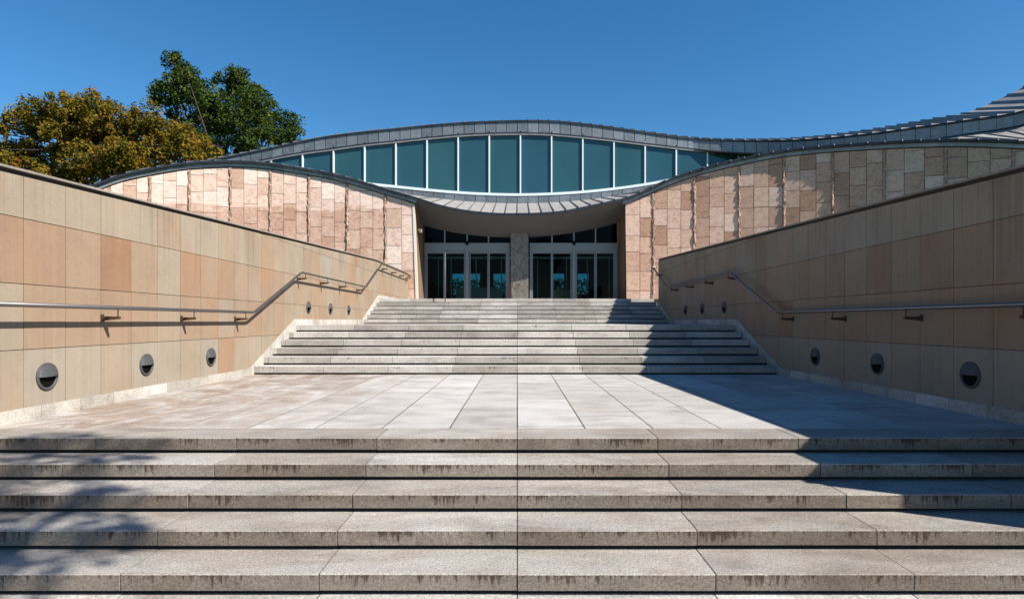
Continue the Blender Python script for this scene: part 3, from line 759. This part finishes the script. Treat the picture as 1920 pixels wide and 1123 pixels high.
# doors
def dx(px): return PX(px,YD)
def dz(py): return PZ(py,YD)
def bx(name,mat,x0,x1,y0,y1,z0,z1,parent=None,tint=.5):
    mb=MB(); mb.box(x0,x1,y0,y1,z0,z1,tint); return part(mb,name,mat,parent)
zh=dz(456); zl=dz(469); zf=Z3
for (P0,P1,ms) in ((796,956,[834,876,916]),(993,1157.5,[1035,1076,1116.5])):
    x0,x1=dx(P0),dx(P1)
    bx('door_header',M['frame'],x0,x1,YD-.08,YD+.12,zl,zh)
    mid=ms[1]
    for px in ms: 
        mb=MB(); w_=.035; mb.box(dx(px)-w_,dx(px)+w_,YD-.03,YD+.05,zh,dz(418)+.05); part(mb,'transom_bar',M['frame'])
    mb=MB(); mb.poly([(x0,YD+.03,zh),(x1,YD+.03,zh),(x1,YD+.03,6.1),(x0,YD+.03,6.1)]); part(mb,'transom_pane',M['glass'])
    for px,w_ in ((P0+2,.05),(mid,.085),(P1-3,.07)):
        bx('door_post',M['frame'],dx(px)-w_,dx(px)+w_,YD-.06,YD+.06,zf,zl)
    bx('head_rail',M['frame'],x0,x1,YD-.05,YD+.05,zl-.08,zl-.001)
    eds=[P0+3.5,ms[0],mid-3.5,mid+3.5,ms[2],P1-5]
    for k,(a,c) in enumerate(((P0+3.8,ms[0]),(ms[0],mid-3.8),(mid+3.8,ms[2]),(ms[2],P1-5.6))):
        xa_,xb_=dx(a)+.006,dx(c)-.006; yo=YD-.02 if k in (0,3) else YD+.05
        D=MB(); st=.055; zt_=zl-.085
        D.box(xa_,xa_+st,yo-.02,yo+.02,zf+.01,zt_); D.box(xb_-st,xb_,yo-.02,yo+.02,zf+.01,zt_)
        D.box(xa_+st,xb_-st,yo-.02,yo+.02,zf+.01,zf+.12); D.box(xa_+st,xb_-st,yo-.02,yo+.02,zt_-.09,zt_)
        d=part(D,'glass_door',M['frame'])
        gm=MB(); gm.poly([(xa_+st,yo,zf+.12),(xb_-st,yo,zf+.12),(xb_-st,yo,zt_-.09),(xa_+st,yo,zt_-.09)]); gm.build('pane',M['glass'],d)
    mb=MB(); mb.box(dx(mid)-.07,dx(mid)+.07,YD-.16,YD-.081,dz(460),dz(453)); part(mb,'door_sensor',M['lens'])
mb=MB()
xc=(dx(957.5)+dx(990.5))/2; hw=(dx(990.5)-dx(957.5))/2
mb.box(xc-hw,xc+hw,YD-.45,YD+.5,zf-.05,dz(440)+.2); part(mb,'marble_pillar',M['marble'])
bx('header_infill',M['inner'],dx(780),dx(797),YD+.0,YD+.1,zf,6.6); bx('header_infill',M['jamb'],dx(1157),JR+.01,YD+.0,YD+.1,zf,6.6)
# lobby behind the doors
lob=MB(); x0,x1,y0,y1,z0,z1=-6.2,7.0,YD+.2,44.0,Z3+.001,6.2
lob.poly([(x0,y0,z1),(x1,y0,z1),(x1,y1,z1),(x0,y1,z1)]); lob.poly([(x0,y0,z0),(x0,y1,z0),(x0,y1,z1),(x0,y0,z1)]); lob.poly([(x1,y0,z0),(x1,y1,z0),(x1,y1,z1),(x1,y0,z1)])
# rear wall with a band of windows
W_=[(PX(848,44),PX(872,44)),(PX(880,44),PX(900,44)),(PX(925,44),PX(950,44)),(PX(1037,44),PX(1058,44)),(PX(1083,44),PX(1104,44))]
zb0,zb1=PZ(552,44),PZ(513,44)
lob.box(x0,x1,y1,y1+.2,zb1,z1+.2); lob.box(x0,x1,y1,y1+.2,z0-.5,zb0)
xx=x0
for a,c in W_: lob.box(xx,a,y1,y1+.2,zb0,zb1); xx=c
lob.box(xx,x1,y1,y1+.2,zb0,zb1)
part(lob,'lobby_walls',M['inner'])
fl=MB(); fl.poly([(x0,YD-.05,Z3+.002),(x1,YD-.05,Z3+.002),(x1,y1,Z3+.002),(x0,y1,Z3+.002)]); part(fl,'lobby_floor',M['ifloor'])
# inner row of lobby door frames and a reception desk, seen dimly through the glass
m,n,b=new_mat('inner_frame',.5,0,(.30,.33,.31)); M['iframe']=m
for px in (822,846,893,940,1008,1062,1101,1142):
    q=MB(); x=PX(px,33.2); q.box(x-.028,x+.028,33.17,33.23,Z3+.01,4.5); part(q,'inner_door_frame',M['iframe'])
q=MB(); q.box(-5.6,6.4,33.17,33.23,4.5,4.62); part(q,'inner_door_frame',M['iframe'])
q=MB(); q.box(-3.6,-.9,35.0,35.6,Z3+.01,2.95); q.box(-3.7,-.8,34.95,35.65,2.95,3.0); part(q,'reception_desk',M['iframe'])
q=MB(); q.box(2.0,3.4,36.0,36.6,Z3+.01,2.9); q.box(1.95,3.45,35.95,36.65,2.9,2.95); part(q,'side_counter',M['tan'])
m,n,b=new_mat('rear_window_glass',.1); M['rear']=m
n.nodes.clear(); o_=n.nodes.new('ShaderNodeOutputMaterial'); tr=n.nodes.new('ShaderNodeBsdfTransparent'); tr.inputs[0].default_value=(.035,.15,.22,1); n.links.new(tr.outputs[0],o_.inputs[0])
for a,c in W_:
    q=MB(); q.poly([(a,y1+.1,zb0),(c,y1+.1,zb0),(c,y1+.1,zb1),(a,y1+.1,zb1)]); part(q,'rear_window',M['rear'])

# ---------------------------------------------------------------- small things at the doors
t=empty('sign_post','slim maroon sign post standing beside the marble pillar between the doors','sign post',(PX(957,YD-.7),YD-.7,Z3))
mb=MB(); mb.box(-.055,.055,-.03,.03,.03,.92); mb.build('board',M['maroon'],t); mb=MB(); mb.box(-.12,.12,-.1,.1,0,.03); mb.build('foot',M['steel'],t)
t=empty('waiting_post','thin pale metal post standing at the top of the steps before the left doors','post',(PX(834.5,22.15),22.15,Z3-R3))
mb=MB(); mb.tube([(0,0,.02),(0,0,1.86)],.014,10); mb.build('pole',M['alu'],t); mb=MB(); mb.tube([(0,0,0),(0,0,.025)],.06,16,smooth=False); mb.build('foot',M['alu'],t)
t=empty('security_camera','small white security camera high on the left side of the doorway','camera',(PX(789,29.0),29.0,PZ(434,29.0)))
mb=MB(); mb.box(-.07,.07,-.18,.12,-.05,.05); mb.box(-.09,.09,-.24,.12,.05,.065); mb.build('housing',M['trim'],t)
mb=MB(); mb.box(-.14,-.07,0,.05,-.02,.02); mb.build('arm',M['alu'],t)
mb=MB(); mb.tube([(0,-.185,0),(0,-.20,0)],.035,12,smooth=False); mb.build('lens',M['lens'],t)
# flower stand inside, seen through the right-hand doors
t=empty('flower_stand','tan pedestal with dried flowers seen through the glass right of the pillar','flower stand',(PX(1046,32.2),32.2,Z3))
mb=MB(); mb.box(-.3,.3,-.15,.15,0,.06); mb.box(-.26,.26,-.1,.1,.06,.75); mb.box(-.32,.32,-.16,.16,.75,.8); mb.build('pedestal',M['tan'],t)
mb=MB(); mb.tube([(0,0,.8),(0,0,.85),(0,0,.98),(0,0,1.02)],[.05,.09,.06,.075],14); mb.build('vase',M['plaster'],t)
mb=MB()
for i in range(60):
    a=random.uniform(0,6.28); r=random.uniform(.05,.28); h=random.uniform(1.1,1.5)
    mb.tube([(0,0,1.0),(r*.4*math.cos(a),r*.4*math.sin(a),(1+h)/2),(r*math.cos(a),r*math.sin(a),h)],[.004,.003,.012],4,random.random())
mb.build('dried_flowers',M['leaf_y'],t)

# ---------------------------------------------------------------- trees
def leafy(mb, c, r, n, size, rnd, tlo, thi):
    for _ in range(n):
        while True:
            p=Vector((rnd.uniform(-1,1),rnd.uniform(-1,1),rnd.uniform(-1,1)))
            if p.length<1: break
        q=c+p*r
        nrm=(p*.6+Vector((rnd.gauss(0,.6),rnd.gauss(0,.6),.5+rnd.gauss(0,.5)))).normalized()
        u=nrm.cross(Vector((rnd.gauss(0,1),rnd.gauss(0,1),rnd.gauss(0,1)))).normalized(); v=nrm.cross(u)
        s=size*rnd.uniform(.6,1.25); t=tlo+(thi-tlo)*rnd.random()
        mb.poly([q-u*s,q-v*s*.5,q+u*s,q+v*s*.5],t)
def tree(name,label,cat,base,blobs,clumps,leaves,lsize,csize,mat,seed,tr,tmix=(0,1),trunk_top=None):
    """blobs: list of (centre Vector, radius); tr: trunk radius"""
    rnd=random.Random(seed); root=empty(name,label,cat,base); base=Vector(base)
    cr=MB(); tk=MB(); C=sum((b_[0] for b_ in blobs),Vector())/len(blobs)
    fork=trunk_top or Vector((C.x+(base.x-C.x)*.6,C.y+(base.y-C.y)*.6,base.z+(C.z-base.z)*.5))
    tk.tube([base-Vector((0,0,.3)),base+(fork-base)*.5+Vector((.15,0,0)),fork],[tr*1.25,tr,tr*.8],10)
    zmin=min(b_[0].z for b_ in blobs); zmax=max(b_[0].z+b_[1] for b_ in blobs)
    for c,r in blobs:
        mid=fork+(c-fork)*.5+Vector((rnd.gauss(0,.4),rnd.gauss(0,.4),.5))
        tk.tube([fork,fork+(mid-fork)*.5+Vector((rnd.gauss(0,.2),rnd.gauss(0,.2),.3)),mid,c],[tr*.30,tr*.23,tr*.16,tr*.07],7)
        for _ in range(5):
            d=Vector((rnd.gauss(0,1),rnd.gauss(0,1),rnd.gauss(.3,.8))).normalized()*r*.9
            tk.tube([c+(mid-c)*.2,c+d*.5+Vector((0,0,.1)),c+d],[tr*.09,tr*.05,.012],5)
        n=max(6,int(clumps*r*r))
        for _ in range(n):
            while True:
                p=Vector((rnd.uniform(-1,1),rnd.uniform(-1,1),rnd.uniform(-1,1)))
                if .25<p.length<1: break
            cc=c+p*r*.95; tb=rnd.gauss(0,.16); t0=tmix[0]; t1=tmix[1]; m_=t0+(t1-t0)*min(1,max(0,.5+tb+.0))
            leafy(cr,cc,csize*rnd.uniform(.6,1.3),leaves,lsize,rnd,max(0,m_-.22),min(1,m_+.22))
    tk.v=[tuple(Vector(v)-base) for v in tk.v]; cr.v=[tuple(Vector(v)-base) for v in cr.v]
    tk.build('trunk',M['bark'],root); cr.build('crown',mat,root)
    return root
def bl(px,py,r,Y,rnd,spread): 
    y=Y+rnd.uniform(-spread,spread); return (Vector((PX(px,y),y,PZ(py,y))), r/F*Y)
rnd=random.Random(3)
YB=[(215,320,26),(165,330,24),(320,335,20),(60,262,26),(30,285,24),(150,300,34),(215,290,34),(285,330,28),(90,335,30),(345,320,18),(130,262,30),(75,212,30),(45,218,18),(108,205,34),(150,240,48),(180,208,34),(205,215,28),(225,250,46),(278,222,30),(262,262,44),(310,255,36),(340,268,32),(372,276,26),(300,292,40),(350,292,30),(245,305,38),(190,290,34),(120,285,26),(60,305,36),(15,300,30),(10,240,14),(110,325,28),(150,340,25),(35,335,34),(255,335,30),(400,290,14),(175,250,40),(95,250,22),(0,330,40),(-40,280,40),(-60,240,35),(-40,330,40),(55,232,18),(20,225,12)]
tree('autumn_tree','broad tree turning yellow and orange, rising behind the left wall','tree',(PX(195,40),40.0,1.5),[bl(x,y,r,40,rnd,2.2) for x,y,r in YB],26,50,.125,.40,M['leaf_y'],5,.34,trunk_top=Vector((PX(190,40),40.8,PZ(305,40))))
GB=[(332,125,22),(350,140,22),(325,160,30),(345,180,36),(300,178,22),(372,165,26),(385,200,40),(425,165,28),(445,150,24),(455,185,40),(420,215,44),(480,195,34),(500,215,30),(470,235,42),(380,240,36),(510,240,34),(545,232,22),(552,255,20),(530,262,26),(430,262,40),(480,272,34),(390,275,30),(330,225,22),(290,190,12),(350,255,26),(440,135,12),(322,108,12)]
tree('green_tree','taller dark green tree standing behind the autumn tree, left of the roof','tree',(PX(425,52),52.0,1.5),[bl(x,y,r,52,rnd,3.0) for x,y,r in GB],15,56,.135,.50,M['leaf_g'],9,.42)
# tree beside the camera, out of the picture: its branches shade the lower left of the steps
sh=random.Random(12); H=8.6
S=lambda sx,sy,h,r:(Vector((sx+.97*(h+.3),sy-.52*(h+.3),h)),r)
SB=[S(-5.3,3.2,8.2,1.1),S(-4.8,4.1,8.8,.5),S(-5.5,4.6,8.4,.7),S(-4.0,3.2,8.6,.5),S(-3.7,4.3,8.0,.32),S(-4.2,4.9,8.7,.42),S(-5.0,5.2,8.2,.38),S(-3.2,3.6,8.5,.42),S(-6.2,3.6,8.6,1.1),S(-6.0,2.0,8.6,1.3),S(-4.6,1.8,9.2,1.2),S(-3.5,2.4,8.8,.7),S(-3.1,4.0,8.8,.25),S(-3.75,5.3,8.6,.26),S(-4.4,5.5,8.8,.26),S(-3.3,4.6,8.4,.2),S(-2.75,4.15,8.6,.16)]
tree('plaza_tree','tree beside the lower steps whose branches shade their left end','tree',(5.0,-2.6,-.7),SB,38,22,.07,.24,M['leaf_g'],4,.22,trunk_top=Vector((3.9,-1.8,6.3)))
# hedge behind the lobby
hd=MB(); rh=random.Random(8)
for i in range(9000):
    q=Vector((rh.uniform(-9,9),rh.uniform(49,50.5),rh.uniform(1.5,4.42+.12*math.sin(i)))); u=Vector((rh.gauss(0,1),rh.gauss(0,1),rh.gauss(0,1))).normalized(); v=u.cross(Vector((rh.gauss(0,1),rh.gauss(0,1),rh.gauss(0,1)))).normalized()
    hd.poly([q-u*.13,q-v*.08,q+u*.13,q+v*.08],rh.random())
slab('ground',-16,40,45,140,-.745,1.55,M['lawn'])
tag(hd.build('hedge',M['leaf_g']),'dark green hedge seen through the glass doors, behind the building','hedge')
